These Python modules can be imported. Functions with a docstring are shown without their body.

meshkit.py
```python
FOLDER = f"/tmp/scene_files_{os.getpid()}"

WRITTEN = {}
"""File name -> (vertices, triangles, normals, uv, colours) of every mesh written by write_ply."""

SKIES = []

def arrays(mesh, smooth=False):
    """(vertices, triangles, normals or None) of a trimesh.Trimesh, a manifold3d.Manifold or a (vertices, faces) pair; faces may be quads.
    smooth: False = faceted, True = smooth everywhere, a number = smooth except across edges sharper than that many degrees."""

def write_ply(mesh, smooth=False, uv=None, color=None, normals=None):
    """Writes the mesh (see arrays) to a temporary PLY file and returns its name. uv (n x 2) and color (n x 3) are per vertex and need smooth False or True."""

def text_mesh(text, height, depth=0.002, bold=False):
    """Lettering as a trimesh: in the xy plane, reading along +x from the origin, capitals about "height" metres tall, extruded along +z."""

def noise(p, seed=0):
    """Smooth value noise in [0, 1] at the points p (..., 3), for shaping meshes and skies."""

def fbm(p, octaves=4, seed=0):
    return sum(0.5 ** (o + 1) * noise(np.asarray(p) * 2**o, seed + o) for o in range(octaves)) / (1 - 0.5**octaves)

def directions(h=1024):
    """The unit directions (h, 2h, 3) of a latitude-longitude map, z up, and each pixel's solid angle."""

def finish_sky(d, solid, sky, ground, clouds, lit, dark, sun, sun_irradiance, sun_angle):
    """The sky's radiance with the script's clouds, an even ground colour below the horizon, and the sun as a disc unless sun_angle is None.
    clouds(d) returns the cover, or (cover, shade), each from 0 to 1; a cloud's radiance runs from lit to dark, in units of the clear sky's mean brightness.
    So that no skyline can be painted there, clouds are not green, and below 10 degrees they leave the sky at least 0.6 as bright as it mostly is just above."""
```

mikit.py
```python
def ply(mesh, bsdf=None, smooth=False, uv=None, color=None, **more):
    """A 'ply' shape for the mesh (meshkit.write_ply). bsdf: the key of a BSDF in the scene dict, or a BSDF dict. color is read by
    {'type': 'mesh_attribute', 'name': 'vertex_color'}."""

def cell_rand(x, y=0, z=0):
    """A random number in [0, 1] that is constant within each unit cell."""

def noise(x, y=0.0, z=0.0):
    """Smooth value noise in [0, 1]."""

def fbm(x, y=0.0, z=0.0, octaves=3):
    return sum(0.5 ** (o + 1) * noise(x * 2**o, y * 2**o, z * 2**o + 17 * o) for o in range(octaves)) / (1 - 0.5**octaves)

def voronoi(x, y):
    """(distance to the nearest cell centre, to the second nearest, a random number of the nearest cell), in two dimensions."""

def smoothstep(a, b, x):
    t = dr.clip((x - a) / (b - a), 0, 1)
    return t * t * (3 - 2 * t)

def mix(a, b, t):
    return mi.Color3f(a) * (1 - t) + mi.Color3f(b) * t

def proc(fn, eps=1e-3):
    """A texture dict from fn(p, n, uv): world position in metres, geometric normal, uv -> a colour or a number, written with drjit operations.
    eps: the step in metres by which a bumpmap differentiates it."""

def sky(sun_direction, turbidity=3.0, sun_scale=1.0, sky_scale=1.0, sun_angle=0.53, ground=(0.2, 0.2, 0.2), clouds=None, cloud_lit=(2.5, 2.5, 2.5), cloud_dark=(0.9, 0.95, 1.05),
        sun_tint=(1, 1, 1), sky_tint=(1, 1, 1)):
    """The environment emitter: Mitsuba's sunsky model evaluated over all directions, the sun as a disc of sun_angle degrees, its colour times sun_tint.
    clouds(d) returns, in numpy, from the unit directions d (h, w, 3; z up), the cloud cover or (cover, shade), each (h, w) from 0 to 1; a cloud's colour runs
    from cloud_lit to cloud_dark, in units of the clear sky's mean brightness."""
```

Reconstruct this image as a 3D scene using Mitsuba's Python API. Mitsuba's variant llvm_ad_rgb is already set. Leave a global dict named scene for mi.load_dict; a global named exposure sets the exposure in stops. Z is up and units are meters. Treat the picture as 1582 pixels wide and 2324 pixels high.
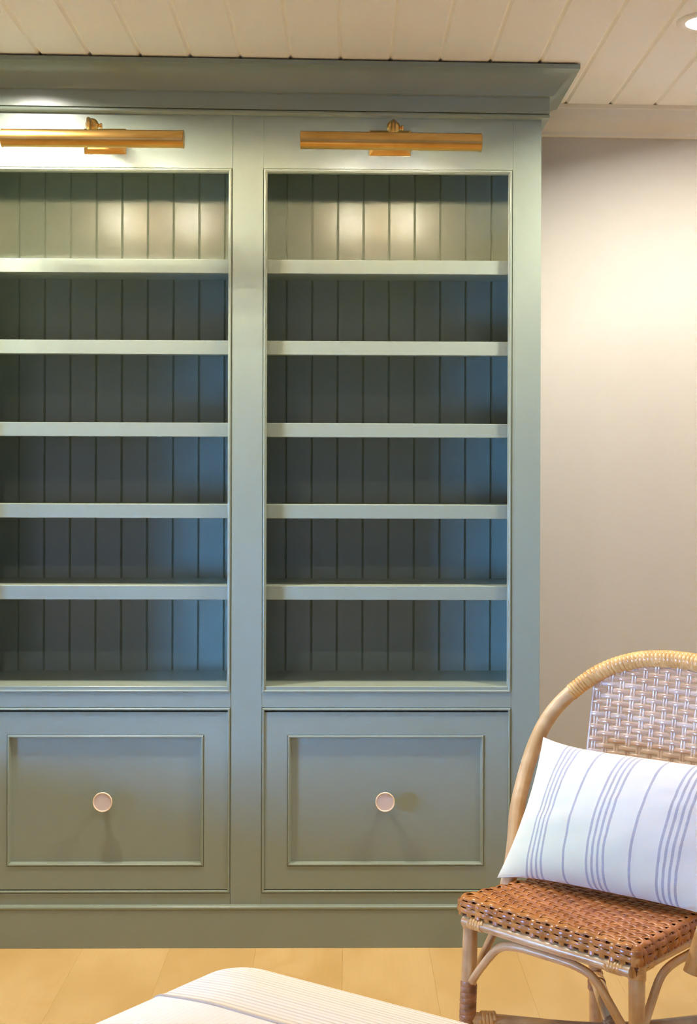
import math, numpy as np, trimesh, mitsuba as mi, mikit, drjit as dr
from mikit import noise, fbm, cell_rand, smoothstep, mix
import shapely.geometry as sg
T = mi.ScalarTransform4f

# ------------------------------------------------------------------ camera, light levels, exposure
scene, labels = {}, {}
W_PX, H_PX, F_PX = 1582.0, 2324.0, 3175.0
EYE = np.array([0.0, -3.9, 1.32])
YAW, ROLL = 0.0157, 0.0033
_f = np.array([math.sin(YAW), math.cos(YAW), 0.0])
_r = np.array([math.cos(YAW), -math.sin(YAW), 0.0])
_u = math.cos(ROLL) * np.array([0, 0, 1.0]) - math.sin(ROLL) * _r
scene['camera'] = {'type': 'perspective', 'fov': 2 * math.degrees(math.atan(W_PX / 2 / F_PX)), 'fov_axis': 'x',
                   'principal_point_offset_x': -44 / W_PX, 'principal_point_offset_y': 88 / H_PX,
                   'near_clip': 0.05, 'far_clip': 50.0,
                   'to_world': T().look_at(list(EYE), list(EYE + _f), list(_u))}
exposure = 0.12
UNSEEN_SIDE_WINDOW = (48.0, 125.0, 305.0)     # cool side light from the unseen window of the left wall
UNSEEN_FRONT_WINDOW = (0.3, 0.35, 0.6)       # dim light from the unseen glazed doors behind the camera
DOWNLIGHT = (7.1, 6.7, 6.1)           # beam of each recessed ceiling lamp, row by row from the bookcase
ROW = {-0.455: 1.0, -2.3: 0.25}
LENS = (9.0, 8.4, 7.6)                # what its lens shows outside the beam
BULB = (760.0, 575.0, 385.0)          # warm bulbs of the picture lights

# ------------------------------------------------------------------ helpers
def key_for(name, parent=None):
    base = f'{parent}__{name}' if parent else name
    if base not in scene and base not in labels:
        return base
    n = 1
    while f'{base}_{n:03d}' in scene or f'{base}_{n:03d}' in labels:
        n += 1
    return f'{base}_{n:03d}'

def add(name, mesh, bsdf, parent=None, label=None, smooth=False, **kw):
    k = key_for(name, parent)
    scene[k] = mikit.ply(mesh, bsdf, smooth=smooth, **kw)
    if label:
        labels[k] = {'label': label}
    return k

def thing(name, label, category, group=None):
    k = key_for(name)
    labels[k] = {'label': label, 'category': category}
    if group:
        labels[k]['group'] = group
    return k

def struct(name, label, mesh=None, bsdf=None, smooth=False):
    labels[name] = {'label': label, 'category': name.split('_')[0], 'kind': 'structure'}
    if mesh is not None:
        scene[name] = mikit.ply(mesh, bsdf, smooth=smooth)
    return name

def cat(ms):
    return trimesh.util.concatenate([m for m in ms if m is not None])

def box(x0, x1, y0, y1, z0, z1, c=0.0):
    """A box with chamfered edges."""
    if c <= 0:
        m = trimesh.creation.box((x1 - x0, y1 - y0, z1 - z0))
        m.apply_translation(((x0 + x1) / 2, (y0 + y1) / 2, (z0 + z1) / 2))
        return m
    lo, hi, pts = np.array([x0, y0, z0]), np.array([x1, y1, z1]), []
    for s in np.ndindex(2, 2, 2):
        for k in range(3):
            p = np.where(np.array(s), hi - c, lo + c)
            p[k] = hi[k] if s[k] else lo[k]
            pts.append(p)
    return trimesh.convex.convex_hull(np.array(pts))

def loft(rings, closed_ring=True, caps=True):
    """Rings (m x n x 3) joined into one skin."""
    R = np.asarray(rings, float)
    m, n = R.shape[:2]
    v = R.reshape(-1, 3)
    i, j = np.meshgrid(np.arange(m - 1), np.arange(n if closed_ring else n - 1), indexing='ij')
    a, b = i * n + j, i * n + (j + 1) % n
    c, d = a + n, b + n
    f = np.concatenate([np.stack([a, b, d], -1).reshape(-1, 3), np.stack([a, d, c], -1).reshape(-1, 3)])
    if caps and closed_ring:
        poly = None
        for ring, flip in ((0, True), (m - 1, False)):
            t = np.array([[0, k, k + 1] for k in range(1, n - 1)]) + ring * n
            f = np.concatenate([f, t[:, ::-1] if flip else t])
    mesh = trimesh.Trimesh(v, f, process=False)
    if caps and closed_ring and mesh.volume < 0:
        mesh.invert()
    return mesh

def extrude(poly, axis, a, b):
    """A polygon extruded from a to b along an axis: 'x' reads the polygon as (y, z), 'y' as (x, z), 'z' as (x, y)."""
    m = trimesh.creation.extrude_polygon(poly if hasattr(poly, 'exterior') else sg.Polygon(poly), b - a, engine='earcut')
    v = np.array(m.vertices)
    v[:, 2] += a
    order = {'x': (2, 0, 1), 'y': (0, 2, 1), 'z': (0, 1, 2)}[axis]
    m = trimesh.Trimesh(v[:, order], m.faces, process=False)
    if m.volume < 0:
        m.invert()
    return m

def tube(path, rad, sides=14, caps=True):
    P = np.asarray(path, float)
    rad = np.broadcast_to(rad, len(P))
    t = np.gradient(P, axis=0)
    t /= np.linalg.norm(t, axis=1, keepdims=True)
    n = np.cross(t[0], [0.31, 0.77, 0.55])
    n /= np.linalg.norm(n)
    rings = []
    ang = np.linspace(0, 2 * np.pi, sides, endpoint=False)
    for p, d, r in zip(P, t, rad):
        n = n - d * (n @ d)
        n /= np.linalg.norm(n)
        b = np.cross(d, n)
        rings.append(p + r * (np.cos(ang)[:, None] * n + np.sin(ang)[:, None] * b))
    return loft(rings, caps=caps)

def spline(pts, n):
    from scipy.interpolate import CubicSpline
    P = np.asarray(pts, float)
    s = np.r_[0, np.cumsum(np.linalg.norm(np.diff(P, axis=0), axis=1))]
    return CubicSpline(s, P)(np.linspace(0, s[-1], n))

def lathe(profile, sides=40):
    """(r, h) profile turned about z."""
    ang = np.linspace(0, 2 * np.pi, sides, endpoint=False)
    rings = [np.stack([r * np.cos(ang), r * np.sin(ang), np.full(sides, h)], 1) for r, h in profile]
    m = loft(rings)
    m.merge_vertices()
    m.update_faces(m.nondegenerate_faces())
    return m

def xf(mesh, M):
    m = mesh.copy()
    m.apply_transform(M)
    return m

def frame_sides(x0, x1, z0, z1, prof, y):
    """Four mitred mouldings round a rectangle in the plane y: profile (inward offset, projection towards -y)."""
    prof = np.asarray(prof, float)
    a, d = prof[:, 0], prof[:, 1]
    c = [np.stack([x0 + a, y - d, z0 + a], 1), np.stack([x1 - a, y - d, z0 + a], 1), np.stack([x1 - a, y - d, z1 - a], 1), np.stack([x0 + a, y - d, z1 - a], 1)]
    return [loft([c[k], c[(k + 1) % 4]]) for k in range(4)]

# ------------------------------------------------------------------ materials
def principled(name, color, rough=0.5, spec=0.5, two=True, bump=None, bump_scale=1.0, **kw):
    col = color if isinstance(color, dict) else {'type': 'rgb', 'value': list(color)}
    m = {'type': 'principled', 'base_color': col, 'roughness': rough, 'specular': spec, **kw}
    if bump is not None:
        m = {'type': 'bumpmap', 'arbitrary': bump, 'scale': bump_scale, 'bsdf': m}
    scene[name] = {'type': 'twosided', 'bsdf': m} if two else m
    return name

def paint_color(p, n, uv):
    return mix((0.226, 0.270, 0.207), (0.240, 0.284, 0.218), fbm(p.x * 9, p.y * 9, p.z * 5))
principled('mat_green_paint', mikit.proc(paint_color), 0.27, 0.5)
principled('mat_unseen_shutter', (0.10, 0.062, 0.036), 0.6, 0.3)  # for the out-of-view louvres that trim the side light
principled('mat_dark_gap', (0.02, 0.024, 0.022), 0.9, 0.1)
principled('mat_wall_paint', (0.60, 0.56, 0.485), 0.75, 0.3)
principled('mat_ceiling_paint', (0.88, 0.86, 0.83), 0.55, 0.4)
principled('mat_trim_paint', (0.84, 0.80, 0.735), 0.45, 0.5)
principled('mat_white_metal', (0.82, 0.80, 0.78), 0.4, 0.5)

def brass_color(p, n, uv):
    s = fbm(p.x * 14, p.y * 60, p.z * 60)
    return mix((0.60, 0.335, 0.085), (0.72, 0.44, 0.135), smoothstep(0.3, 0.7, s))
principled('mat_brass', mikit.proc(brass_color), 0.24, 0.5, metallic=1.0)
principled('mat_ceramic', (0.66, 0.585, 0.585), 0.3, 0.5)
principled('mat_knob_rim', (0.80, 0.655, 0.50), 0.35, 0.5)

def oak(p, n, uv):
    c = dr.floor((p.x - 0.235) / 0.24)
    r = cell_rand(c, 3, 5)
    x, y = p.x + 7 * r, p.y * 1.0 + 13 * r
    warp = fbm(x * 5, y * 1.3, 2.0) * 3.2
    rings = 0.5 + 0.5 * dr.sin((x * 30 + warp * 7.0 + y * 1.2) * 2.2)
    fine = fbm(x * 260, y * 9, 1.0)
    cloud = fbm(x * 6, y * 2.2, 9.0)
    base = mix((0.53, 0.335, 0.115), (0.64, 0.44, 0.185), smoothstep(0.25, 0.75, cloud) * 0.75 + 0.25 * r)
    base = mix(base, (0.56, 0.335, 0.11), 0.45 * dr.power(rings, 4.0) * smoothstep(0.42, 0.62, fbm(x * 2.5, y * 0.9, 4.0)))
    kd = dr.sqrt(dr.square(p.x + 0.325) + dr.square((p.y + 0.37) * 0.6))
    base = mix(base, (0.50, 0.27, 0.07), 0.55 * (1 - smoothstep(0.004, 0.022, kd + 0.01 * (fbm(p.x * 60, p.y * 60) - 0.5))))
    return mix(base, (0.58, 0.36, 0.13), 0.22 * smoothstep(0.5, 0.75, fine))
principled('mat_oak_floor', mikit.proc(oak), 0.42, 0.4)

def cane(a, b, k):
    def fn(p, n, uv):
        return mix(a, b, smoothstep(0.25, 0.75, fbm(p.x * k, p.y * k, p.z * k)))
    return fn
principled('mat_cane_pole', mikit.proc(cane((0.50, 0.285, 0.105), (0.66, 0.43, 0.20), 22)), 0.33, 0.5)
principled('mat_cane_bark', mikit.proc(cane((0.20, 0.075, 0.022), (0.38, 0.165, 0.055), 60)), 0.4, 0.5)
principled('mat_weave_seat', mikit.proc(cane((0.34, 0.108, 0.016), (0.48, 0.175, 0.034), 30)), 0.28, 0.5)
principled('mat_weave_seat_dark', mikit.proc(cane((0.26, 0.078, 0.013), (0.40, 0.135, 0.027), 30)), 0.28, 0.5)
principled('mat_weave_gap_shade', (0.15, 0.055, 0.02), 0.7, 0.2)  # dark sheet under the strands, its colour stands for shade in the gaps
principled('mat_weave_back', mikit.proc(cane((0.50, 0.30, 0.165), (0.64, 0.43, 0.28), 24)), 0.24, 0.6)
principled('mat_weave_back_pale', mikit.proc(cane((0.54, 0.39, 0.29), (0.68, 0.53, 0.41), 24)), 0.24, 0.6)
principled('mat_cane_peel', mikit.proc(cane((0.58, 0.30, 0.085), (0.74, 0.44, 0.15), 40)), 0.3, 0.5)

# ------------------------------------------------------------------ the setting
XL, XR, YB, YF = -4.2, 3.0, 0.38, -6.2
SLOPE = 0.0085
def ceil_z(x):
    return 2.4478 - SLOPE * x

# floor of oak planks running towards the bookcase
struct('floor', 'light oak plank floor in front of the green bookcases', box(XL, XR, YF, YB, -0.06, -0.0155), 'mat_dark_gap')
rng = np.random.default_rng(4)
k0, k1 = math.floor((XL - 0.235) / 0.24), math.ceil((XR - 0.235) / 0.24)
for k in range(k0, k1):
    a, b = max(XL, 0.235 + 0.24 * k), min(XR, 0.235 + 0.24 * (k + 1))
    if b - a < 0.02:
        continue
    joints = [-0.42] if k == 2 else [] if k in (-4, -3, -2, -1, 0, 1) else [float(rng.uniform(-2.0, -0.6))]
    joints = [YB] + joints + [joints[-1] - 2.3 if joints else -2.6 - 0.31 * (k % 4)] + [YF]
    for y1, y0 in zip(joints[:-1], joints[1:]):
        add('plank', box(a + 0.0001, b - 0.0001, y0 + 0.0001, y1 - 0.0001, -0.0155, 0.0, 0.0003), 'mat_oak_floor', 'floor')

# ceiling of V-jointed boards running towards the wall, falling a little to the right
struct('ceiling', 'white V-jointed board ceiling above the bookcases',
       extrude([(XL, ceil_z(XL) + 0.018), (XR, ceil_z(XR) + 0.018), (XR, ceil_z(XR) + 0.08), (XL, ceil_z(XL) + 0.08)], 'y', YF, YB), 'mat_ceiling_paint')
PITCH, V = 0.1361, 0.0068
c0, c1 = math.floor((XL + 0.0183) / PITCH), math.ceil((XR + 0.0183) / PITCH)
for k in range(c0, c1):
    a, b = max(XL, -0.0183 + PITCH * k), min(XR, -0.0183 + PITCH * (k + 1))
    if b - a < 0.03:
        continue
    za, zb = ceil_z(a), ceil_z(b)
    poly = [(a, za + 0.018), (a, za + V), (a + V, za), (b - V, zb), (b, zb + V), (b, zb + 0.018)]
    add('ceiling_board', extrude(poly, 'y', YF, YB), 'mat_ceiling_paint', 'ceiling')

TOP = 2.52
def wall_with_hole(x0, x1, hx0, hx1, hz0, hz1):
    return sg.Polygon([(x0, -0.05), (x1, -0.05), (x1, TOP), (x0, TOP)], [[(hx0, hz0), (hx1, hz0), (hx1, hz1), (hx0, hz1)]])
struct('wall_back', 'cream painted wall to the right of the bookcases', box(XL, XR, YB, YB + 0.1, -0.05, TOP), 'mat_wall_paint')
struct('wall_right', 'cream painted right wall of the room', box(XR, XR + 0.1, YF, YB + 0.1, -0.05, TOP), 'mat_wall_paint')
LW = (-2.79, -1.71, 0.42, 1.16)        # y0, y1, z0, z1 of the unseen window in the left wall
FW = (-2.9, -1.1, 0.12, 2.12)          # x0, x1, z0, z1 of the unseen glazed doors in the front wall
struct('wall_left', 'cream painted left wall with a small unseen window', extrude(wall_with_hole(YF, YB + 0.1, *LW), 'x', XL - 0.1, XL), 'mat_wall_paint')
struct('wall_low_unseen', 'unseen low cream half wall left of the ottoman, placed to shade the lower drawers', cat([box(-1.55, -1.45, -1.35, -0.10, -0.01, 0.508, 0.004), box(-1.57, -1.43, -1.37, -0.08, 0.508, 0.530, 0.004)]), 'mat_wall_paint')  # out of view, placed to block side light from plinth and lower drawers
struct('wall_front', 'cream painted wall behind the viewer with unseen glazed doors', extrude(wall_with_hole(XL - 0.1, XR + 0.1, *FW), 'y', YF - 0.1, YF), 'mat_wall_paint')
# window_unseen_1: out of view; its glowing sheet gives the cool side light
def casing(h0, h1, z0, z1, w, t, ax, at):
    P = sg.Polygon([(h0 - w, z0 - w), (h1 + w, z0 - w), (h1 + w, z1 + w), (h0 - w, z1 + w)], [[(h0, z0), (h1, z0), (h1, z1), (h0, z1)]])
    return extrude(P, ax, at, at + t)
def sheet(pts, inward):
    m = trimesh.Trimesh(np.array(pts, float), [[0, 1, 2], [0, 2, 3]], process=False)
    if m.face_normals[0] @ np.array(inward) < 0:
        m.invert()
    return m
struct('window_unseen_1', 'small unseen window in the left wall, placed for the cool side light', casing(*LW, 0.09, 0.02, 'x', XL), 'mat_trim_paint')
add('sash', cat([casing(LW[0] + 0.04, LW[1] - 0.04, LW[2] + 0.04, LW[3] - 0.04, 0.0405, 0.03, 'x', XL - 0.06)]), 'mat_trim_paint', 'window_unseen_1')
scene['window_unseen_1__pane'] = mikit.ply(sheet([(XL - 0.05, LW[0] + 0.04, LW[2] + 0.04), (XL - 0.05, LW[1] - 0.04, LW[2] + 0.04), (XL - 0.05, LW[1] - 0.04, LW[3] - 0.04), (XL - 0.05, LW[0] + 0.04, LW[3] - 0.04)], (1, 0, 0)), 'mat_trim_paint',
                                    emitter={'type': 'area', 'radiance': {'type': 'rgb', 'value': list(UNSEEN_SIDE_WINDOW)}})
# unseen dark shutter: level louvres placed to keep side light off the cornice
for k in range(28):
    zl = LW[2] + 0.04 + (k + 0.5) * (LW[3] - LW[2] - 0.08) / 28
    add('unseen_louvre', box(XL - 0.046, XL + 0.014, LW[0] + 0.042, LW[1] - 0.042, zl - 0.0015, zl + 0.0015, 0.0008), 'mat_unseen_shutter', 'window_unseen_1')
struct('door_unseen_1', 'unseen glazed double doors behind the viewer, placed for dim light from the front', casing(*FW, 0.09, 0.02, 'y', YF), 'mat_trim_paint')  # out of view, placed to give dim light from the front
mid = (FW[0] + FW[1]) / 2
for a, b in ((FW[0], mid), (mid, FW[1])):
    add('door_leaf', casing(a + 0.09, b - 0.09, FW[2] + 0.12, FW[3] - 0.1, 0.0899, 0.04, 'y', YF - 0.07), 'mat_trim_paint', 'door_unseen_1')
    k = key_for('pane', 'door_unseen_1')
    scene[k] = mikit.ply(sheet([(a + 0.09, YF - 0.05, FW[2] + 0.12), (b - 0.09, YF - 0.05, FW[2] + 0.12), (b - 0.09, YF - 0.05, FW[3] - 0.1), (a + 0.09, YF - 0.05, FW[3] - 0.1)], (0, 1, 0)), 'mat_trim_paint',
                         emitter={'type': 'area', 'radiance': {'type': 'rgb', 'value': list(UNSEEN_FRONT_WINDOW)}})

# crown trim on the wall and baseboard, right of the bookcase
def sheared(mesh):
    v = np.array(mesh.vertices)
    v[:, 2] += -SLOPE * v[:, 0]
    return trimesh.Trimesh(v, mesh.faces, process=False)
ZT = 2.4478
wall_prof = [(YB, ZT), (YB - 0.052, ZT), (YB - 0.052, ZT - 0.012), (YB - 0.049, ZT - 0.014), (YB - 0.044, ZT - 0.030), (YB - 0.034, ZT - 0.050), (YB - 0.022, ZT - 0.066), (YB - 0.014, ZT - 0.076),
             (YB - 0.014, ZT - 0.086), (YB - 0.010, ZT - 0.090), (YB, ZT - 0.090)]
struct('trim_1', 'white crown trim where the wall meets the ceiling', sheared(extrude(wall_prof, 'x', 0.5445, XR)), 'mat_trim_paint')
struct('trim_2', 'white crown trim to the left of the bookcases', sheared(extrude(wall_prof, 'x', XL, -1.0955)), 'mat_trim_paint')
base_prof = [(YB, 0.0), (YB - 0.016, 0.0), (YB - 0.016, 0.115), (YB - 0.012, 0.128), (YB - 0.006, 0.135), (YB, 0.135)]
struct('baseboard_back', 'white baseboard along the cream wall', extrude(base_prof, 'x', 0.5565, XR), 'mat_trim_paint')

struct('baseboard_left', 'white baseboard to the left of the bookcases', extrude(base_prof, 'x', XL, -1.1075), 'mat_trim_paint')

# recessed ceiling lamps: one in view, three out of view to light bookcases and chair
disc = lambda r0, r1, z0, z1: lathe([(r0, z1), (r0, z0 + 0.002), (r0 + 0.002, z0), (r1 - 0.004, z0), (r1, z0 + 0.003), (r1, z1)], 48)
def ring_mesh(r0, r1, h):
    ang = np.linspace(0, 2 * np.pi, 49)
    prof = [(r0, h), (r0, 0.002), (r0 + 0.003, 0.0), (r1 - 0.006, 0.0), (r1, 0.004), (r1, h)]
    return loft([np.stack([[r * math.cos(t), r * math.sin(t), z] for r, z in prof]) for t in ang], caps=False)
RING = ring_mesh(0.060, 0.082, 0.008)
_an = np.linspace(0, 2 * np.pi, 40, endpoint=False)
LENS_MESH = trimesh.Trimesh(np.vstack([[0, 0, 0.0045], np.stack([0.0605 * np.cos(_an), 0.0605 * np.sin(_an), np.full(40, 0.0045)], 1)]), [[0, 1 + (i + 1) % 40, 1 + i] for i in range(40)], process=False)
spots = [(0.897, -0.455, 'white recessed ceiling lamp at the right edge above the rattan chair'), (-0.935, -0.455, 'unseen white recessed ceiling lamp above the left picture light'),
         (-0.83, -2.3, 'unseen white recessed ceiling lamp over the striped ottoman'), (0.897, -2.3, 'unseen white recessed ceiling lamp in front of the rattan chair')]
for x, y, lab in spots:
    t = thing('ceiling_lamp', lab, 'ceiling lamp', 'recessed ceiling lamps')
    M = trimesh.transformations.translation_matrix((x, y, ceil_z(x) - 0.006)) @ trimesh.transformations.rotation_matrix(math.atan(SLOPE), (0, 1, 0))
    add('trim_ring', xf(RING, M), 'mat_white_metal', t, smooth=40)
    lens = xf(LENS_MESH, M)
    if lens.face_normals[0][2] > 0:
        lens.invert()
    scene[t + '__lens'] = mikit.ply(lens, 'mat_white_metal', emitter={'type': 'area', 'radiance': {'type': 'rgb', 'value': list(LENS)}})
    chips = [(0.0, 0.0)] + [(0.046 * math.cos(q), 0.046 * math.sin(q)) for q in np.arange(7) * 2 * math.pi / 7 + 0.2] if ROW[y] > 0.5 else [(0.0, 0.0)]
    aim = (0.40, 0.20) if ROW[y] > 0.5 and x > 0 else (0.0, 0.0)      # the lamp by the wall is turned a little towards it
    for n, (dx, dy) in enumerate(chips):       # the lens's LED chips
        scene[f"{t.replace('ceiling_lamp', 'beam')}_chip{n}"] = {'type': 'spot', 'intensity': {'type': 'rgb', 'value': [c * ROW[y] * (1.10 if x < 0 else 0.82) / len(chips) for c in DOWNLIGHT]}, 'cutoff_angle': 78.0, 'beam_width': 50.0,
                                                                 'to_world': T().look_at([x + dx, y + dy, ceil_z(x) - 0.008], [x + dx + aim[0], y + dy + aim[1], 0.0], [0, 1, 0])}

# ------------------------------------------------------------------ the two bookcases
G = 'mat_green_paint'
YBACK = 0.318
def arc(cx, cy, r, a0, a1, n):
    return [(cx + r * math.cos(math.radians(t)), cy + r * math.sin(math.radians(t))) for t in np.linspace(a0, a1, n)]
BEAD_OPEN = [(0.0, -0.012), (0.0, -0.0035), (0.0016, -0.0035), (0.0016, 0.0005)] + arc(0.0050, 0.0005, 0.0032, 165, 15, 6) + [(0.0084, -0.0005), (0.0105, -0.0025), (0.0105, -0.022), (0.0, -0.022)]
BEAD_DRAWER = [(0.0, -0.012), (0.0, -0.003), (0.0016, -0.003), (0.0016, 0.0008)] + arc(0.0049, 0.0008, 0.0031, 165, 10, 6) + [(0.0082, -0.022), (0.0, -0.022)]
BEAD_PANEL = [(0.0, -0.011), (0.0, -0.003), (0.0016, -0.003), (0.0016, 0.0006)] + arc(0.0046, 0.0006, 0.0029, 165, 20, 6) + [(0.0092, -0.006), (0.0105, -0.0105), (0.0105, -0.0115), (0.0, -0.0115)]
Z_TOPEN, Z_BOPEN, Z_DT, Z_DB = 2.168, 0.707, 0.6665, 0.1495
SHELF_TOPS = [1.9189, 1.691, 1.4601, 1.2317, 1.0032]

def bookcase(label, xa, xb, o0, o1, d0, d1, in0, in1, px0, px1, knob_x, seams):
    t = thing('bookcase', label, 'bookcase')
    F0, F1 = 0.0, 0.021
    # face frame
    add('stile', box(xa, o0, F0, F1, 0.02, 2.345, 0.0006), G, t)
    add('stile', box(o1, xb, F0, F1, 0.02, 2.345, 0.0006), G, t)
    add('rail', box(o0, o1, F0, F1, Z_TOPEN, 2.345, 0.0003), G, t)
    add('rail', box(o0, o1, F0, F1, Z_DT, Z_BOPEN, 0.0006), G, t)
    add('rail', box(o0, o1, F0, F1, 0.02, Z_DB, 0.0006), G, t)
    for m in frame_sides(o0, o1, Z_BOPEN, Z_TOPEN, BEAD_OPEN, 0.0):
        add('bead_moulding', m, G, t, smooth=40)
    for m in frame_sides(o0, o1, Z_DB, Z_DT, BEAD_DRAWER, 0.0):
        add('bead_moulding', m, G, t, smooth=40)
    # carcass
    add('side_panel', box(xa + 0.0005, in0, F1, YB - 0.004, 0.02, 2.34), G, t)
    add('side_panel', box(in1, xb - 0.0005, F1, YB - 0.004, 0.02, 2.34), G, t)
    add('top_panel', box(in0, in1, F1, YB - 0.004, 2.32, 2.338), G, t)
    add('bottom_panel', box(in0, in1, F1 - 0.0205, YB - 0.004, 0.7022, 0.725, 0.001), G, t)
    # beadboard back
    xs = [in0] + [s for s in seams if in0 + 0.01 < s < in1 - 0.01] + [in1]
    c = 0.0035
    for a, b in zip(xs[:-1], xs[1:]):
        poly = [(a, YBACK + 0.014), (a, YBACK + c * 1.3), (a + c, YBACK), (b - c, YBACK), (b, YBACK + c * 1.3), (b, YBACK + 0.014)]
        add('back_board', extrude(poly, 'z', 0.722, 2.322), G, t)
    # shelves with a deep front lip
    for z in SHELF_TOPS:
        s = add('shelf', box(in0, in1, 0.048, YBACK - 0.0005, z - 0.019, z - 0.0003), G, t)
        add('front_lip', box(in0, in1, 0.030, 0.0483, z - 0.0397, z, 0.0014), G, s)
    # drawer
    zt, zb = 0.6535, 0.1600
    P = sg.Polygon([(d0, zb), (d1, zb), (d1, zt), (d0, zt)], [[(px0, 0.2241), (px1, 0.2241), (px1, 0.5903), (px0, 0.5903)]])
    fr = extrude(P, 'y', 0.0012, 0.021)
    d = add('drawer', fr, G, t, smooth=False)
    for m in frame_sides(px0, px1, 0.2241, 0.5903, BEAD_PANEL, 0.0012):
        add('bead_moulding', m, G, d, smooth=40)
    add('panel', box(px0 - 0.002, px1 + 0.002, 0.0122, 0.0205, 0.222, 0.592), G, d)
    add('drawer_box', box(d0 + 0.012, d1 - 0.012, 0.0211, 0.30, zb + 0.01, zt - 0.02), 'mat_dark_gap', d)
    R = trimesh.transformations.translation_matrix((knob_x, 0.0122, 0.4086)) @ trimesh.transformations.rotation_matrix(math.pi / 2, (1, 0, 0))
    add('knob', xf(lathe([(0.0, 0.0), (0.013, 0.0), (0.013, 0.003), (0.0085, 0.006), (0.0080, 0.018), (0.012, 0.026), (0.020, 0.0295), (0.0245, 0.031), (0.0245, 0.0365), (0.0, 0.0365)]), R), 'mat_ceramic', d, 'round pale ceramic knob', smooth=35)
    ang = np.linspace(0, 2 * np.pi, 49)
    rim = [(0.0238, 0.030), (0.0262, 0.031), (0.0272, 0.034), (0.0270, 0.0375), (0.0258, 0.0390), (0.0242, 0.0385), (0.0234, 0.0365)]
    add('knob_rim', xf(loft([np.array([[r * math.cos(a), r * math.sin(a), h] for r, h in rim]) for a in ang], caps=False), R), 'mat_knob_rim', d, 'thin cream rim of the knob', smooth=50)
    return t

seams = [-0.0264 + 0.07725 * k for k in range(-20, 20)]
seams_l = sorted(-0.3659 - 0.0772 * k for k in range(-1, 14))
bookcase('tall green bookcase cut off by the left edge of the photo', -1.0940, -0.3184, -1.0139, -0.3189, -1.0058, -0.3270, -1.0520, -0.3186, -0.9393, -0.3925, -0.6696, seams_l)
bookcase('tall green bookcase beside the cream wall, seen whole', -0.3178, 0.5430, -0.2324, 0.4634, -0.2240, 0.4552, -0.2674, 0.4950, -0.1605, 0.3890, 0.1117, seams)

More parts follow.
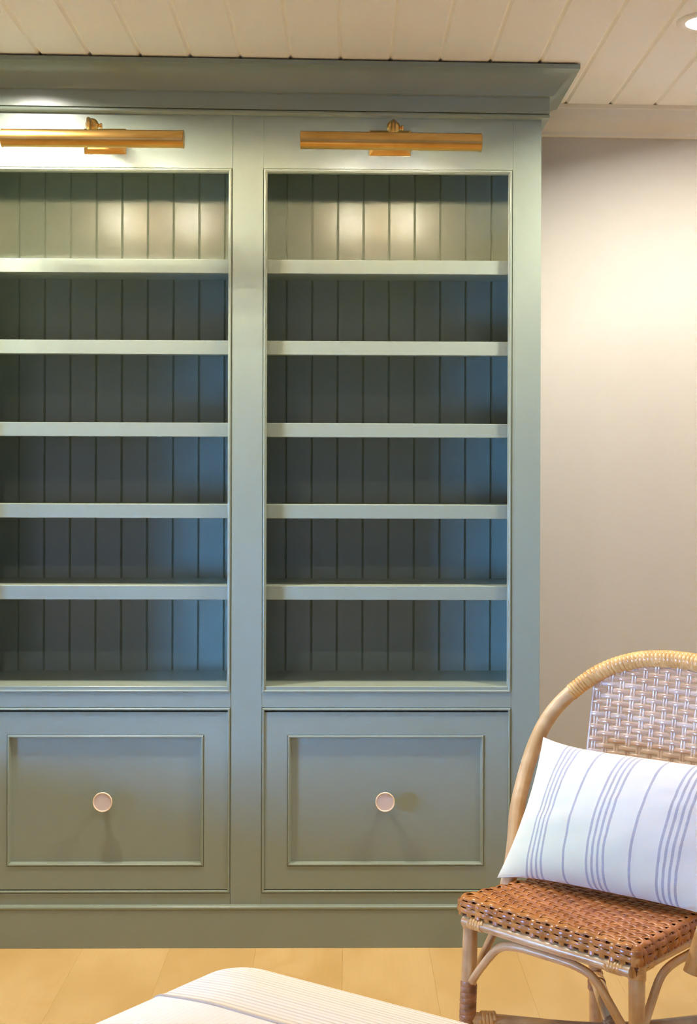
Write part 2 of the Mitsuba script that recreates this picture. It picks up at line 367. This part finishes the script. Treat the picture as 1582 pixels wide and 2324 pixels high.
# plinth along both bookcases
PX0, PX1 = -1.0940, 0.5430
t = thing('plinth', 'green base board running along the floor under both bookcases', 'plinth')
def around(prof, x0, x1, yw):
    """A moulding that runs round the front and both ends of the bookcases: profile (projection, z)."""
    prof = np.asarray(prof, float)
    p, z = prof[:, 0], prof[:, 1]
    return loft([np.stack([x0 - p, np.full_like(p, yw), z], 1), np.stack([x0 - p, -p, z], 1), np.stack([x1 + p, -p, z], 1), np.stack([x1 + p, np.full_like(p, yw), z], 1)])
YE = YB - 0.001
add('board', around([(0.0005, 0.0005), (0.011, 0.0005), (0.011, 0.1040), (0.0005, 0.1040)], PX0, PX1, YE), G, t)
add('cap_bead', around([(0.0005, 0.1043), (0.0105, 0.1043), (0.0105, 0.1062)] + [(x, z) for x, z in arc(0.0085, 0.1118, 0.0056, -80, 80, 8)] + [(0.004, 0.1188), (0.0005, 0.1188)], PX0, PX1, YE), G, t, smooth=45)

# cornice on top of both bookcases
t = thing('cornice', 'green cove cornice running along the top of both bookcases', 'cornice')
zs = 2.4386 + SLOPE * 0.6331
def lower(prof):
    return sheared(around(prof, PX0, PX1, YE))
dz = SLOPE * 0.56
cove = [(0.030 + 0.058 * (0.42 * f + 0.58 * (1 - math.cos(f * math.pi / 2))), 2.3674 + dz + 0.058 * (0.42 * f + 0.58 * math.sin(f * math.pi / 2))) for f in np.linspace(0, 1, 12)]
add('crown', lower([(0.0005, 2.366 + dz), (0.021, 2.366 + dz), (0.030, 2.3674 + dz)] + cove[1:] + [(0.093, 2.4262 + dz), (0.093, zs - 0.0010), (0.091, zs - 0.0005), (0.0005, zs - 0.0005)]), G, t, smooth=35)
add('frieze_board', lower([(0.0005, 2.3205 + dz), (0.0190, 2.3205 + dz), (0.0200, 2.3215 + dz), (0.0200, 2.3660 + dz), (0.0005, 2.3660 + dz)]), G, t)
add('bead_moulding', lower([(0.0005, 2.3075 + dz), (0.0125, 2.3078 + dz)] + [(x, z + dz) for x, z in arc(0.0155, 2.3138, 0.0056, -85, 70, 8)] + [(0.0135, 2.3203 + dz), (0.0005, 2.3203 + dz)]), G, t, smooth=45)

# ------------------------------------------------------------------ picture lights
def picture_light(label, cx, zc, tilt, bulbs, plate_x, ball_dx):
    t = thing('picture_light', label, 'picture light')
    yc, rad, half = -0.25, 0.0232, 0.2345
    M = trimesh.transformations.translation_matrix((cx, yc, zc)) @ trimesh.transformations.rotation_matrix(tilt, (0, 1, 0))
    # shade: a brass trough open below and towards the bookcase; angles from +y over the top to the front
    ang = np.radians(np.linspace(-18, 268, 50))
    def ringx(x, r):
        return np.stack([np.full(len(ang), x), r * np.cos(ang), r * np.sin(ang)], 1)
    outer = lambda x: np.vstack([ringx(x, rad), ringx(x, rad - 0.0012)[::-1]])
    add('shade', xf(loft([outer(x) for x in np.linspace(-half, half, 5)]), M), 'mat_brass', t, smooth=40)
    for sx in (-1, 1):
        a = np.linspace(0, 2 * np.pi, 40, endpoint=False)
        prof = [(0.0, 0), (rad * 0.9, 0), (rad + 0.0006, 0.0008), (rad + 0.0006, 0.0035), (rad - 0.001, 0.0045), (0.0, 0.0045)]
        cap = lathe(prof, 40)
        add('end_cap', xf(cap, M @ trimesh.transformations.translation_matrix((sx * half - (0.0022), 0, 0)) @ trimesh.transformations.rotation_matrix(math.pi / 2, (0, 1, 0))), 'mat_brass', t, smooth=35)
    for bx in bulbs:
        b = tube([(bx - cx - 0.045, 0, 0), (bx - cx - 0.043, 0, 0), (bx - cx + 0.043, 0, 0), (bx - cx + 0.045, 0, 0)], [0.003, 0.0062, 0.0062, 0.003], 14)
        k = key_for('bulb', t)
        scene[k] = mikit.ply(xf(b, M @ trimesh.transformations.translation_matrix((0, 0.004, -0.0125))), 'mat_white_metal', smooth=40, emitter={'type': 'area', 'radiance': {'type': 'rgb', 'value': list(BULB)}})
    # back plate with bevelled edges
    zp0, zp1 = 2.2045, 2.2745
    w = 0.0577
    pl = trimesh.convex.convex_hull(np.array([(plate_x + sx * (w - q), y, (zp0 + zp1) / 2 + sz * ((zp1 - zp0) / 2 - q)) for sx in (-1, 1) for sz in (-1, 1) for q, y in ((0, -0.0003), (0, -0.004), (0.011, -0.0125))]))
    add('back_plate', pl, 'mat_brass', t)
    # arm: from the plate out to the ball joint, then down onto the shade
    bp = np.array([plate_x + ball_dx, -0.095, 2.262])
    add('arm', tube(spline([(plate_x, -0.010, 2.238), (plate_x, -0.030, 2.241), (plate_x + ball_dx * 0.7, -0.065, 2.254), tuple(bp)], 16), 0.0062), 'mat_brass', t, smooth=True)
    add('arm', tube(spline([tuple(bp), (bp[0], -0.130, 2.263), (bp[0] * 0.5 + plate_x * 0.5, -0.200, 2.248), (plate_x, -0.243, zc + 0.020)], 16), 0.0062), 'mat_brass', t, smooth=True)
    add('hub', tube([(plate_x, -0.011, 2.238), (plate_x, -0.016, 2.238), (plate_x, -0.021, 2.238)], [0.017, 0.015, 0.009], 24), 'mat_brass', t, smooth=35)
    ball = trimesh.creation.icosphere(3, 0.0178)
    ball.apply_translation(bp)
    add('ball_joint', ball, 'mat_brass', t, smooth=True)
    add('thumb_screw', tube([bp + (0.010, 0, -0.002), bp + (0.017, 0, -0.002), bp + (0.0175, 0, -0.002), bp + (0.021, 0, -0.002), bp + (0.0235, 0, -0.002), bp + (0.0275, 0, -0.002)], [0.0035, 0.0032, 0.0055, 0.0045, 0.0072, 0.0068], 16), 'mat_brass', t, smooth=40)

picture_light('brass picture light on the left bookcase with a bright glare on its left end', -0.661, 2.188, 0.001, (-0.762, -0.525), -0.6718, -0.020)
picture_light('brass picture light on the right bookcase, evenly lit and slightly tilted', 0.1150, 2.1865, 0.0075, (0.012, 0.214), 0.1198, 0.006)

# ------------------------------------------------------------------ rattan chair
AZ = math.radians(46.5)
CB = np.array([math.sin(AZ), math.cos(AZ), 0.0])
CE = np.array([math.cos(AZ), -math.sin(AZ), 0.0])
CO = np.array([0.383, -1.200, 0.0])
def wo(p):
    p = np.asarray(p, float)
    return CO + p[..., 0:1] * CE + p[..., 1:2] * CB + p[..., 2:3] * np.array([0, 0, 1.0])
chair = thing('chair', 'woven rattan chair with a round-topped back, holding the striped pillow', 'chair')

SEAT_Z, SR = 0.456, 0.016
UH, V0, V1 = 0.206, 0.014, 0.395        # half width at the front and depth of the flat of the seat
def taper(v):
    return 1.0 - 0.20 * (v - V0) / (V1 - V0)
def seat_surface(a, b, lift):
    """Points and normals of the seat skin: a, b run over the flat of the seat and on down its rounded edges."""
    a, b = np.asarray(a, float), np.asarray(b, float)
    ca, cb = np.clip(a, -UH, UH), np.clip(b, V0, V1)
    off = np.stack([a - ca, b - cb], -1)
    r = np.linalg.norm(off, axis=-1)
    d = off / np.maximum(r, 1e-9)[..., None]
    th = np.minimum(r / SR, math.pi / 2)
    ext = np.maximum(r - SR * math.pi / 2, 0)
    h, drop = (SR + lift) * np.sin(th), SR - (SR + lift) * np.cos(th) + ext
    u, v = ca + d[..., 0] * h, cb + d[..., 1] * h
    sag = 0.005 * (1 - (ca / UH) ** 2) * (1 - ((2 * cb - V0 - V1) / (V1 - V0)) ** 2)
    return wo(np.stack([u * taper(np.clip(v, V0, V1)), v, SEAT_Z - drop - sag], -1))

def strand(center, side, normal, w, t):
    """A flat strip of cane with a rounded back, along the given points."""
    prof = [(-0.5, 0.0), (-0.42, 0.55), (-0.18, 0.95), (0.18, 0.95), (0.42, 0.55), (0.5, 0.0), (0.0, -0.25)]
    return loft([c + np.array([s * w * a + n * t * b for a, b in prof]) for c, s, n in zip(center, side, normal)])

def woven(fn, along, fixed, swap, sign, pitch, phase, amp, w, t):
    """One strand of a plain weave over the skin fn(a, b, lift)."""
    lift = sign * amp * np.sin(math.pi * (along - phase) / pitch)
    fx = np.full_like(along, fixed)
    a, b = (fx, along) if swap else (along, fx)
    e = 1e-4
    c = fn(a, b, lift)
    up = fn(a, b, lift + 0.001) - c
    up /= np.maximum(np.linalg.norm(up, axis=1, keepdims=True), 1e-12)
    tan = np.gradient(c, axis=0)
    tan /= np.linalg.norm(tan, axis=1, keepdims=True)
    side = np.cross(up, tan)
    side /= np.linalg.norm(side, axis=1, keepdims=True)
    nor = np.cross(tan, side)
    return strand(c, side, nor, w, t)

seat = add('seat', loft([[tuple(p) for p in seat_surface(np.array([-UH - 0.046 + (2 * UH + 0.092) * i / 48] * 45), np.linspace(V0 - 0.046, V1 + 0.046, 45), -0.006)] for i in range(49)], closed_ring=False, caps=False),
           'mat_weave_gap_shade', chair, 'woven cane seat over a rounded frame', smooth=True)
ARC = SR * math.pi / 2
WP, FP = 0.0235, 0.0135
rs = np.random.default_rng(7)
nw = int(round(2 * (UH + ARC) / WP))
ext = 0.020
for i in range(-9, 10):                    # warps, front to back
    u = i * WP
    if abs(u) > UH + 0.004:
        continue
    al = np.linspace(V0 - ARC - ext, V1 + ARC + ext, 130)
    add('strand', woven(seat_surface, al, u, True, 1 if i % 2 else -1, FP, V0, 0.0017, 0.0135, 0.0018), 'mat_weave_seat_dark' if rs.random() < 0.3 else 'mat_weave_seat', seat, smooth=50)
for j in range(0, 29):                     # wefts, side to side
    v = V0 + (j + 0.5) * FP
    if v > V1:
        break
    al = np.linspace(-UH - ARC - ext, UH + ARC + ext, 120)
    add('strand', woven(seat_surface, al, v, False, -1 if j % 2 else 1, WP, -WP / 2, 0.0024, 0.0110, 0.0022), 'mat_weave_seat_dark' if rs.random() < 0.35 else 'mat_weave_seat', seat, smooth=50)
def perimeter(r, n):
    """Points (a, b) at the distance r outside the flat of the seat, once round it, and the length run so far."""
    t, out = [], []
    cs = [(UH, V0, -90), (UH, V1, 0), (-UH, V1, 90), (-UH, V0, 180)]
    pts = []
    for k, (cx, cy, a0) in enumerate(cs):
        pts += arc(cx, cy, r, a0, a0 + 90, 10)
    pts.append(pts[0])
    pts = np.array(pts)
    L = np.r_[0, np.cumsum(np.linalg.norm(np.diff(pts, axis=0), axis=1))]
    x = np.linspace(0, L[-1], n)
    return np.stack([np.interp(x, L, pts[:, 0]), np.interp(x, L, pts[:, 1])], 1), x
for b in range(3):                         # rows woven round the rounded edge
    q, x = perimeter(0.009 + 0.0125 * b, 420)
    lift = 0.0012 + (1 if b % 2 else -1) * 0.0022 * np.sin(math.pi * x / WP)
    c = seat_surface(q[:, 0], q[:, 1], lift)
    up = seat_surface(q[:, 0], q[:, 1], lift + 0.001) - c
    up /= np.linalg.norm(up, axis=1, keepdims=True)
    tan = np.gradient(c, axis=0)
    tan /= np.linalg.norm(tan, axis=1, keepdims=True)
    side = np.cross(up, tan)
    side /= np.linalg.norm(side, axis=1, keepdims=True)
    add('strand', strand(c, side, np.cross(tan, side), 0.0108, 0.0022), 'mat_weave_seat' if b != 1 else 'mat_weave_seat_dark', seat, smooth=50)
for su in (-1, 1):                         # short stakes fanning round the corners
    for vb, sv in ((V0, -1), (V1, 1)):
        for deg in (25, 65):
            rr = np.linspace(0.002, ARC + ext, 20)
            aa, bb = su * (UH + rr * math.cos(math.radians(deg))), vb + sv * rr * math.sin(math.radians(deg))
            c = seat_surface(aa, bb, np.full(20, 0.0004))
            up = seat_surface(aa, bb, np.full(20, 0.0014)) - c
            up /= np.linalg.norm(up, axis=1, keepdims=True)
            tan = np.gradient(c, axis=0)
            tan /= np.linalg.norm(tan, axis=1, keepdims=True)
            side = np.cross(up, tan)
            side /= np.linalg.norm(side, axis=1, keepdims=True)
            add('strand', strand(c, side, np.cross(tan, side), 0.012, 0.0018), 'mat_weave_seat', seat, smooth=50)

def pole(pts, r, name, mat='mat_cane_pole', n=24, parent=chair, sides=16, label=None):
    P = spline(pts, n) if len(pts) > 2 else np.linspace(pts[0], pts[1], n)
    rr = r * (1 + 0.03 * np.sin(np.linspace(0, 9, n) + pts[0][0] * 40))
    return add(name, tube(wo(P), rr, sides), mat, parent, label, smooth=50)

def binding(center_fn, s0, s1, r, turns, name='binding', mat='mat_cane_peel', parent=chair, w=0.0045, t=0.0012, label=None):
    """A strip of cane peel wound round a pole: center_fn(s) gives the pole's axis in chair space."""
    n = int(turns * 18) + 1
    s = np.linspace(s0, s1, n)
    C = wo(np.array([center_fn(x) for x in s]))
    tan = np.gradient(C, axis=0)
    tan /= np.linalg.norm(tan, axis=1, keepdims=True)
    ref = np.cross(tan, np.array([0.3, 0.2, 0.93]))
    bad = np.linalg.norm(ref, axis=1) < 0.2
    ref[bad] = np.cross(tan[bad], np.array([0.9, 0.2, 0.1]))
    ref /= np.linalg.norm(ref, axis=1, keepdims=True)
    oth = np.cross(tan, ref)
    ph = np.linspace(0, 2 * math.pi * turns, n)
    nor = np.cos(ph)[:, None] * ref + np.sin(ph)[:, None] * oth
    return add(name, strand(C + nor * r, tan, nor, w, t), mat, parent, label, smooth=60)

lerp = lambda a, b: (lambda s: np.asarray(a, float) * (1 - s) + np.asarray(b, float) * s)
LEGS = {'fl': ((-0.203, 0.022, 0.427), (-0.210, 0.012, 0.0)), 'fr': ((0.203, 0.022, 0.427), (0.210, 0.012, 0.0)),
        'bl': ((-0.170, 0.395, 0.43), (-0.182, 0.425, 0.0)), 'br': ((0.170, 0.395, 0.43), (0.182, 0.425, 0.0))}
leg_keys = {}
for k, (a, b) in LEGS.items():
    leg_keys[k] = pole([a, b], 0.0155, 'leg')
    f = lerp(a, b)
    # bark wrapping low on each leg and peel binding below the seat
    lo, hi = (0.345, 0.985) if k[0] == 'f' else (0.50, 0.60)
    binding(f, lo, hi, 0.0160, 24 * (hi - lo) / 0.64, 'wrapping', 'mat_cane_bark', leg_keys[k], 0.0125, 0.0016, 'dark bark wrapping')
    binding(f, 0.02, 0.085, 0.0160, 5, 'binding', 'mat_cane_peel', leg_keys[k], 0.0070, 0.0014)
# rails under the seat
RZ = 0.408
rails = [((-0.205, 0.004, RZ), (0.205, 0.004, RZ)), ((-0.206, 0.02, RZ + 0.004), (-0.172, 0.39, RZ + 0.004)), ((0.206, 0.02, RZ + 0.004), (0.172, 0.39, RZ + 0.004)), ((-0.168, 0.40, RZ), (0.168, 0.40, RZ))]
for a, b in rails:
    rk = pole([a, b], 0.0115, 'rail')
    binding(lerp(a, b), 0.045, 0.13, 0.0118, 5, 'binding', 'mat_cane_peel', rk, 0.0070, 0.0013)
    binding(lerp(a, b), 0.87, 0.955, 0.0118, 5, 'binding', 'mat_cane_peel', rk, 0.0070, 0.0013)
# bent braces under the rails
def brace(p, q, out):
    p, q, out = (np.asarray(x, float) for x in (p, q, out))
    z0, z1 = 0.285, 0.384
    f = lambda s, z: np.append(p[:2] * (1 - s) + q[:2] * s, z) + np.append(out, 0) * min(1, max(0, (z - z0) / 0.03))
    return pole([f(0.03, z0), f(0.07, z0 + 0.022), f(0.15, z0 + 0.062), f(0.22, z1 - 0.010), f(0.30, z1), f(0.5, z1 + 0.003), f(0.70, z1), f(0.78, z1 - 0.010), f(0.85, z0 + 0.062), f(0.93, z0 + 0.022), f(0.97, z0)], 0.0085, 'brace', n=40, sides=12)
brace((-0.203, 0.012), (0.203, 0.012), (0, -0.004))
brace((-0.203, 0.022), (-0.172, 0.40), (-0.004, 0))
brace((0.203, 0.022), (0.172, 0.40), (0.004, 0))
brace((-0.172, 0.405), (0.172, 0.405), (0, 0.004))
# crossed stretchers between the legs
SZ = 0.193
at = lambda k, z: np.array(LEGS[k][0]) + (np.array(LEGS[k][1]) - np.array(LEGS[k][0])) * (LEGS[k][0][2] - z) / LEGS[k][0][2]
for p, q, dzz in (('bl', 'fr', 0.0), ('fl', 'br', -0.012)):
    a, b = at(p, SZ + 0.01), at(q, SZ + 0.01)
    m = (a + b) / 2
    m[2] = SZ + dzz
    sk = pole([a, a * 0.75 + m * 0.25, m, m * 0.25 + b * 0.75, b], 0.0150, 'stretcher', n=30)
    binding(lerp(a, b), 0.045, 0.10, 0.0154, 4, 'binding', 'mat_cane_peel', sk, 0.0075, 0.0013)
binding(lerp(at('bl', SZ), at('fr', SZ)), 0.45, 0.55, 0.0185, 5, 'binding', 'mat_cane_bark', chair, 0.008, 0.0016, 'dark binding where the stretchers cross')

# hoop: one bent pole from below the right of the seat over the back to the left
HOOP = [(-0.224, 0.150, 0.378), (-0.227, 0.164, 0.430), (-0.231, 0.186, 0.486), (-0.248, 0.216, 0.532), (-0.263, 0.238, 0.566), (-0.285, 0.295, 0.648), (-0.290, 0.349, 0.729), (-0.273, 0.391, 0.790), (-0.245, 0.417, 0.828), (-0.208, 0.440, 0.862),
        (-0.156, 0.460, 0.891), (-0.093, 0.472, 0.909), (0.0, 0.477, 0.916)]
HOOP = HOOP + [(-u, v, z) for u, v, z in HOOP[-2:3:-1]] + [(0.262, 0.212, 0.532), (0.255, 0.188, 0.486), (0.247, 0.166, 0.430), (0.238, 0.150, 0.378)]
HP = spline(HOOP, 110)
hoop = add('hoop', tube(wo(HP), 0.0168, 18), 'mat_cane_pole', chair, 'bent cane hoop forming the top of the back', smooth=50)
hs = np.linspace(0, 1, len(HP))
hfn = lambda s: np.array([np.interp(s, hs, HP[:, k]) for k in range(3)])
s_a = hs[np.argmin(np.abs(HP[:55, 0] + 0.240) + 10 * (HP[:55, 2] < 0.80))]
binding(hfn, s_a - 0.012, s_a + 0.020, 0.0172, 7, 'binding', 'mat_cane_peel', hoop, 0.0068, 0.0016)
binding(hfn, 1 - s_a - 0.020, 1 - s_a + 0.012, 0.0172, 7, 'binding', 'mat_cane_peel', hoop, 0.0068, 0.0016)
binding(hfn, s_a + 0.02, 1 - s_a - 0.02, 0.0172, 46, 'binding', 'mat_cane_peel', hoop, 0.0108, 0.0021, 'strip of peel wound round the top of the hoop')

# woven back, hung inside the hoop
BW, BZ0 = 0.203, 0.462
def hoop_z(u):
    top = HP[HP[:, 2] > 0.75]
    o = np.argsort(top[:, 0])
    return np.interp(u, top[o, 0], top[o, 2])
def back_surface(a, b, lift):
    a, b = np.asarray(a, float), np.asarray(b, float)
    v = 0.398 + 0.172 * (b - 0.47) - 0.55 * a ** 2
    n = np.stack([-1.1 * a, -np.ones_like(a), 0.172 * np.ones_like(a)], -1)
    n /= np.linalg.norm(n, axis=-1, keepdims=True)
    return wo(np.stack([a, v, b], -1) + n * np.asarray(lift)[..., None])
back = add('backrest', tube(wo(np.array([(-BW, 0.398 - 0.55 * BW ** 2, BZ0), (-0.1, 0.3925, BZ0), (0, 0.398, BZ0), (0.1, 0.3925, BZ0), (BW, 0.398 - 0.55 * BW ** 2, BZ0)])), 0.009, 12), 'mat_cane_pole', chair, 'woven cane back panel', smooth=50)
BWP, BFP = 0.0272, 0.0136
warp_u = [(i) * BWP for i in range(-7, 8)]
for i, u in enumerate(warp_u):
    for s in (-1, 1):
        uu = u + s * 0.0034
        al = np.linspace(BZ0, float(hoop_z(uu)) - 0.004, 110)
        add('strand', woven(back_surface, al, uu, True, 1 if i % 2 else -1, BFP, BZ0, 0.0007, 0.0062, 0.0016), 'mat_weave_back_pale', back, smooth=50)
for s in (-1, 1):                           # edge stakes
    uu = s * (BW - 0.001)
    al = np.linspace(BZ0, float(hoop_z(uu)) - 0.01, 60)
    add('strand', woven(back_surface, al, uu, True, 1, BFP, BZ0, 0.0, 0.0075, 0.0030), 'mat_weave_back_pale', back, smooth=50)
j = 0
rb = np.random.default_rng(11)
while True:
    z = BZ0 + (j + 0.5) * BFP
    if z > 0.905:
        break
    lim = BW + 0.002
    us = np.linspace(-0.30, 0.30, 601)
    ok = us[(hoop_z(us) > z + 0.006) & (np.abs(us) < lim)]
    if len(ok) < 20:
        break
    al = np.linspace(ok[0], ok[-1], max(24, int((ok[-1] - ok[0]) / 0.0036)))
    low = z < 0.60 and rb.random() < 0.5
    add('strand', woven(back_surface, al, z, False, -1 if j % 2 else 1, BWP, -BWP / 2, 0.0026, 0.0108, 0.0022), 'mat_weave_back' if rb.random() < 0.65 else 'mat_weave_back_pale', back, smooth=50)
    j += 1

# ------------------------------------------------------------------ striped pillow on the chair
def pillow_mesh():
    W, Hh, Th = 0.264, 0.160, 0.072
    ns, nt = 120, 80
    s, q = np.meshgrid(np.linspace(-1, 1, ns), np.linspace(-1, 1, nt), indexing='ij')
    # denser towards the edges
    s, q = np.sin(s * math.pi / 2), np.sin(q * math.pi / 2)
    x = W * s * (1 - 0.055 * (1 - q ** 2) * np.abs(s) ** 3)
    y = Hh * q * (1 - 0.11 * (1 - np.abs(s) ** 4) * np.abs(q) ** 3)
    prof = np.clip((1 - s ** 2) * (1 - q ** 2), 0, 1)
    h = Th * np.clip(1 - s ** 2, 0, 1) ** 0.8 * np.clip(1 - q ** 2, 0, 1) ** 0.6
    P = np.stack([x * 14, y * 14, 0 * x], -1)
    import meshkit
    wr = meshkit.fbm(P, 3, 5) - 0.5
    wr2 = meshkit.fbm(P[..., [1, 0, 2]] * np.array([2.5, 0.8, 1]) + 7, 2, 9) - 0.5
    h = h * (1 + 0.10 * wr) + prof ** 0.3 * 0.006 * wr2
    corner = (np.abs(s) ** 4) * (np.abs(q) ** 4)
    front = np.stack([x, -h, y], -1)
    backp = np.stack([x, h * 0.9, y], -1)
    v = np.concatenate([front.reshape(-1, 3), backp.reshape(-1, 3)])
    uv = np.concatenate([np.stack([s, q], -1).reshape(-1, 2)] * 2)
    i, j = np.meshgrid(np.arange(ns - 1), np.arange(nt - 1), indexing='ij')
    a = i * nt + j
    f1 = np.concatenate([np.stack([a, a + nt, a + nt + 1], -1).reshape(-1, 3), np.stack([a, a + nt + 1, a + 1], -1).reshape(-1, 3)])
    f2 = f1[:, ::-1] + ns * nt
    return v, np.concatenate([f1, f2]), uv, (s, q, x, y)

def pillow_color(p, n, uv):
    x = uv.x * 0.264
    stripe = mi.Float(0)
    for c in PIL_STRIPES:
        stripe = dr.maximum(stripe, 1 - smoothstep(0.0020, 0.0034, dr.abs(x - c)))
    weave = 0.75 + 0.25 * noise(uv.x * 160, uv.y * 200)
    return mix((0.77, 0.74, 0.69), (0.33, 0.32, 0.36), stripe * 0.85 * weave)
PIL_STRIPES = [-0.1918, -0.1793, -0.1667, -0.1542, -0.098, -0.0418, -0.0293, -0.0167, -0.0042, 0.052, 0.1082, 0.1207, 0.1333, 0.1458, 0.202]
principled('mat_pillow', mikit.proc(pillow_color), 0.9, 0.2, sheen=0.3, bump=mikit.proc(lambda p, n, uv: noise(uv.x * 300, uv.y * 180) + 0.5 * noise(uv.x * 90, uv.y * 55), eps=5e-4), bump_scale=0.0006)
pv, pf, puv, _ = pillow_mesh()
lean = math.radians(29)
def pillow_place(v):
    """Pillow space (x across, y through, z up its height) to chair space to the world."""
    zc = v[:, 2] + 0.150
    u = v[:, 0] + 0.024
    vv = 0.186 + zc * math.sin(lean) + v[:, 1] * math.cos(lean) + 0.00 * u
    z = 0.468 + zc * math.cos(lean) - v[:, 1] * math.sin(lean)
    du = math.radians(8.0)
    return wo(np.stack([u, vv - u * math.tan(du) * -1.0, z], -1))
pw = pillow_place(pv)
pil = thing('pillow', 'white lumbar pillow with thin grey stripes leaning on the rattan chair back', 'pillow')
scene[pil] = mikit.ply((pw, pf), 'mat_pillow', smooth=True, uv=puv)

# ------------------------------------------------------------------ ottoman in the foreground
OA = np.array([0.8115, -0.5843, 0.0])          # along its far right edge, towards the viewer
OB = np.array([-0.5843, -0.8115, 0.0])         # along its far left edge, towards the viewer
OC = np.array([-0.205, -1.292, 0.0])         # its far corner
OT, OL, OW = 0.42, 0.66, 0.66
def ow(a, b, z):
    return OC + np.asarray(a)[..., None] * OA + np.asarray(b)[..., None] * OB + np.asarray(z)[..., None] * np.array([0, 0, 1.0])
ott = thing('ottoman', 'cream ottoman in fine grey-striped fabric in the foreground', 'ottoman')
def stripe_band(coord):
    return lambda a, b: 0.5 + 0.5 * dr.sin((b if coord else a) * 2 * math.pi / 0.0111)
def ott_ab(p):
    dx, dy = p.x - OC[0], p.y - OC[1]
    return dx * OA[0] + dy * OA[1], dx * OB[0] + dy * OB[1]
def fabric(c):
    a_, b_ = (0.80, 0.68, 0.55), (0.57, 0.49, 0.41)
    return lambda st, r: mix(a_, b_, smoothstep(0.45, 0.9, st) * (0.55 + 0.45 * r))
def band_color(p, n, uv):
    a, b = ott_ab(p)
    st = 0.5 + 0.5 * dr.sin(b * 2 * math.pi / 0.0111)
    return fabric(0)(st, cell_rand(dr.floor(b / 0.0111), 1, 1))
def top_color(p, n, uv):
    a, b = ott_ab(p)
    st = 0.5 + 0.5 * dr.sin(a * 2 * math.pi / 0.0111)
    return fabric(0)(st * 0.6, cell_rand(dr.floor(a / 0.0111), 2, 1))
def side_color(p, n, uv):
    st = 0.5 + 0.5 * dr.sin(p.z * 2 * math.pi / 0.0111)
    return fabric(0)(st, cell_rand(dr.floor(p.z / 0.0111), 3, 1))
principled('mat_ottoman_band', mikit.proc(band_color), 0.9, 0.2, sheen=0.2)
principled('mat_ottoman_top', mikit.proc(top_color), 0.9, 0.2, sheen=0.2)
principled('mat_ottoman_cord', (0.54, 0.46, 0.38), 0.9, 0.2)
principled('mat_ottoman_side', mikit.proc(side_color), 0.9, 0.2, sheen=0.2)
def round_rect(a0, a1, b0, b1, r, n=10):
    pts = []
    for cx, cy, s in ((a1 - r, b1 - r, 0), (a0 + r, b1 - r, 90), (a0 + r, b0 + r, 180), (a1 - r, b0 + r, 270)):
        pts += arc(cx, cy, r, s, s + 90, n)
    return np.array(pts)
CR, ER = 0.085, 0.030
def shell(zs_inset):
    rings = []
    for z, ins in zs_inset:
        q = round_rect(ins, OL - ins, ins, OW - ins, max(CR - ins, 0.004))
        rings.append(ow(q[:, 0], q[:, 1], np.full(len(q), z)))
    return rings
edge = [(OT - ER + ER * math.sin(t), ER - ER * math.cos(t)) for t in np.linspace(0, math.pi / 2, 9)]
add('body', loft(shell([(0.09, 0.012), (0.092, 0.004), (0.10, 0.0)] + [(z, 0.0) for z in np.linspace(0.16, OT - ER - 0.005, 4)])), 'mat_ottoman_side', ott, smooth=40)
# the border of the top, with the rolled edge, up to the seam
SEAM = 0.222
outer = [(OT - ER - 0.005, 0.0)] + edge
rb_ = shell(outer)
dome = lambda a, b: OT + 0.010 * np.clip(np.minimum.reduce([a, OL - a, b, OW - b]) / 0.12, 0, 1) ** 0.5 - 0.0
q = round_rect(ER, OL - ER, ER, OW - ER, CR - ER)
inner = []
for f in np.linspace(0.0, 0.999, 16):
    qq = q * (1 - f) + np.array([OL / 2, OW / 2]) * f
    inner.append(ow(qq[:, 0], qq[:, 1], OT + 0.010 * math.sin(min(1.0, f * 2.2) * math.pi / 2)))
top = loft(rb_ + inner[1:])
top.merge_vertices()
cut = ow(0.0, SEAM, 0.0)
add('top_border', trimesh.intersections.slice_mesh_plane(top, -OB, cut), 'mat_ottoman_band', ott, 'strip of the top along its far edge, striped lengthways', smooth=40)
add('top_panel', trimesh.intersections.slice_mesh_plane(top, OB, cut), 'mat_ottoman_top', ott, 'rest of the top, striped the other way', smooth=40)
sa = np.linspace(0.0, OL, 60)
sz = OT + 0.010 * np.sin(np.minimum(1.0, np.clip(np.minimum(sa, OL - sa) - ER, 0, None) / (OL / 2 - ER) * 2.2) * math.pi / 2) - np.where(np.minimum(sa, OL - sa) < ER, ER - np.sqrt(np.clip(ER ** 2 - (ER - np.minimum(sa, OL - sa)) ** 2, 0, None)), 0)
add('seam_cord', tube(ow(sa, np.full_like(sa, SEAM), sz + 0.0002), 0.0030, 10), 'mat_ottoman_cord', ott, 'corded seam across the top', smooth=40)
for a in (0.05, OL - 0.05):
    for b in (0.05, OW - 0.05):
        P = ow(np.array([a, a, a]), np.array([b, b, b]), np.array([0.0, 0.045, 0.092]))
        add('leg', tube(P, [0.014, 0.018, 0.021], 16), 'mat_cane_pole', ott, smooth=40)
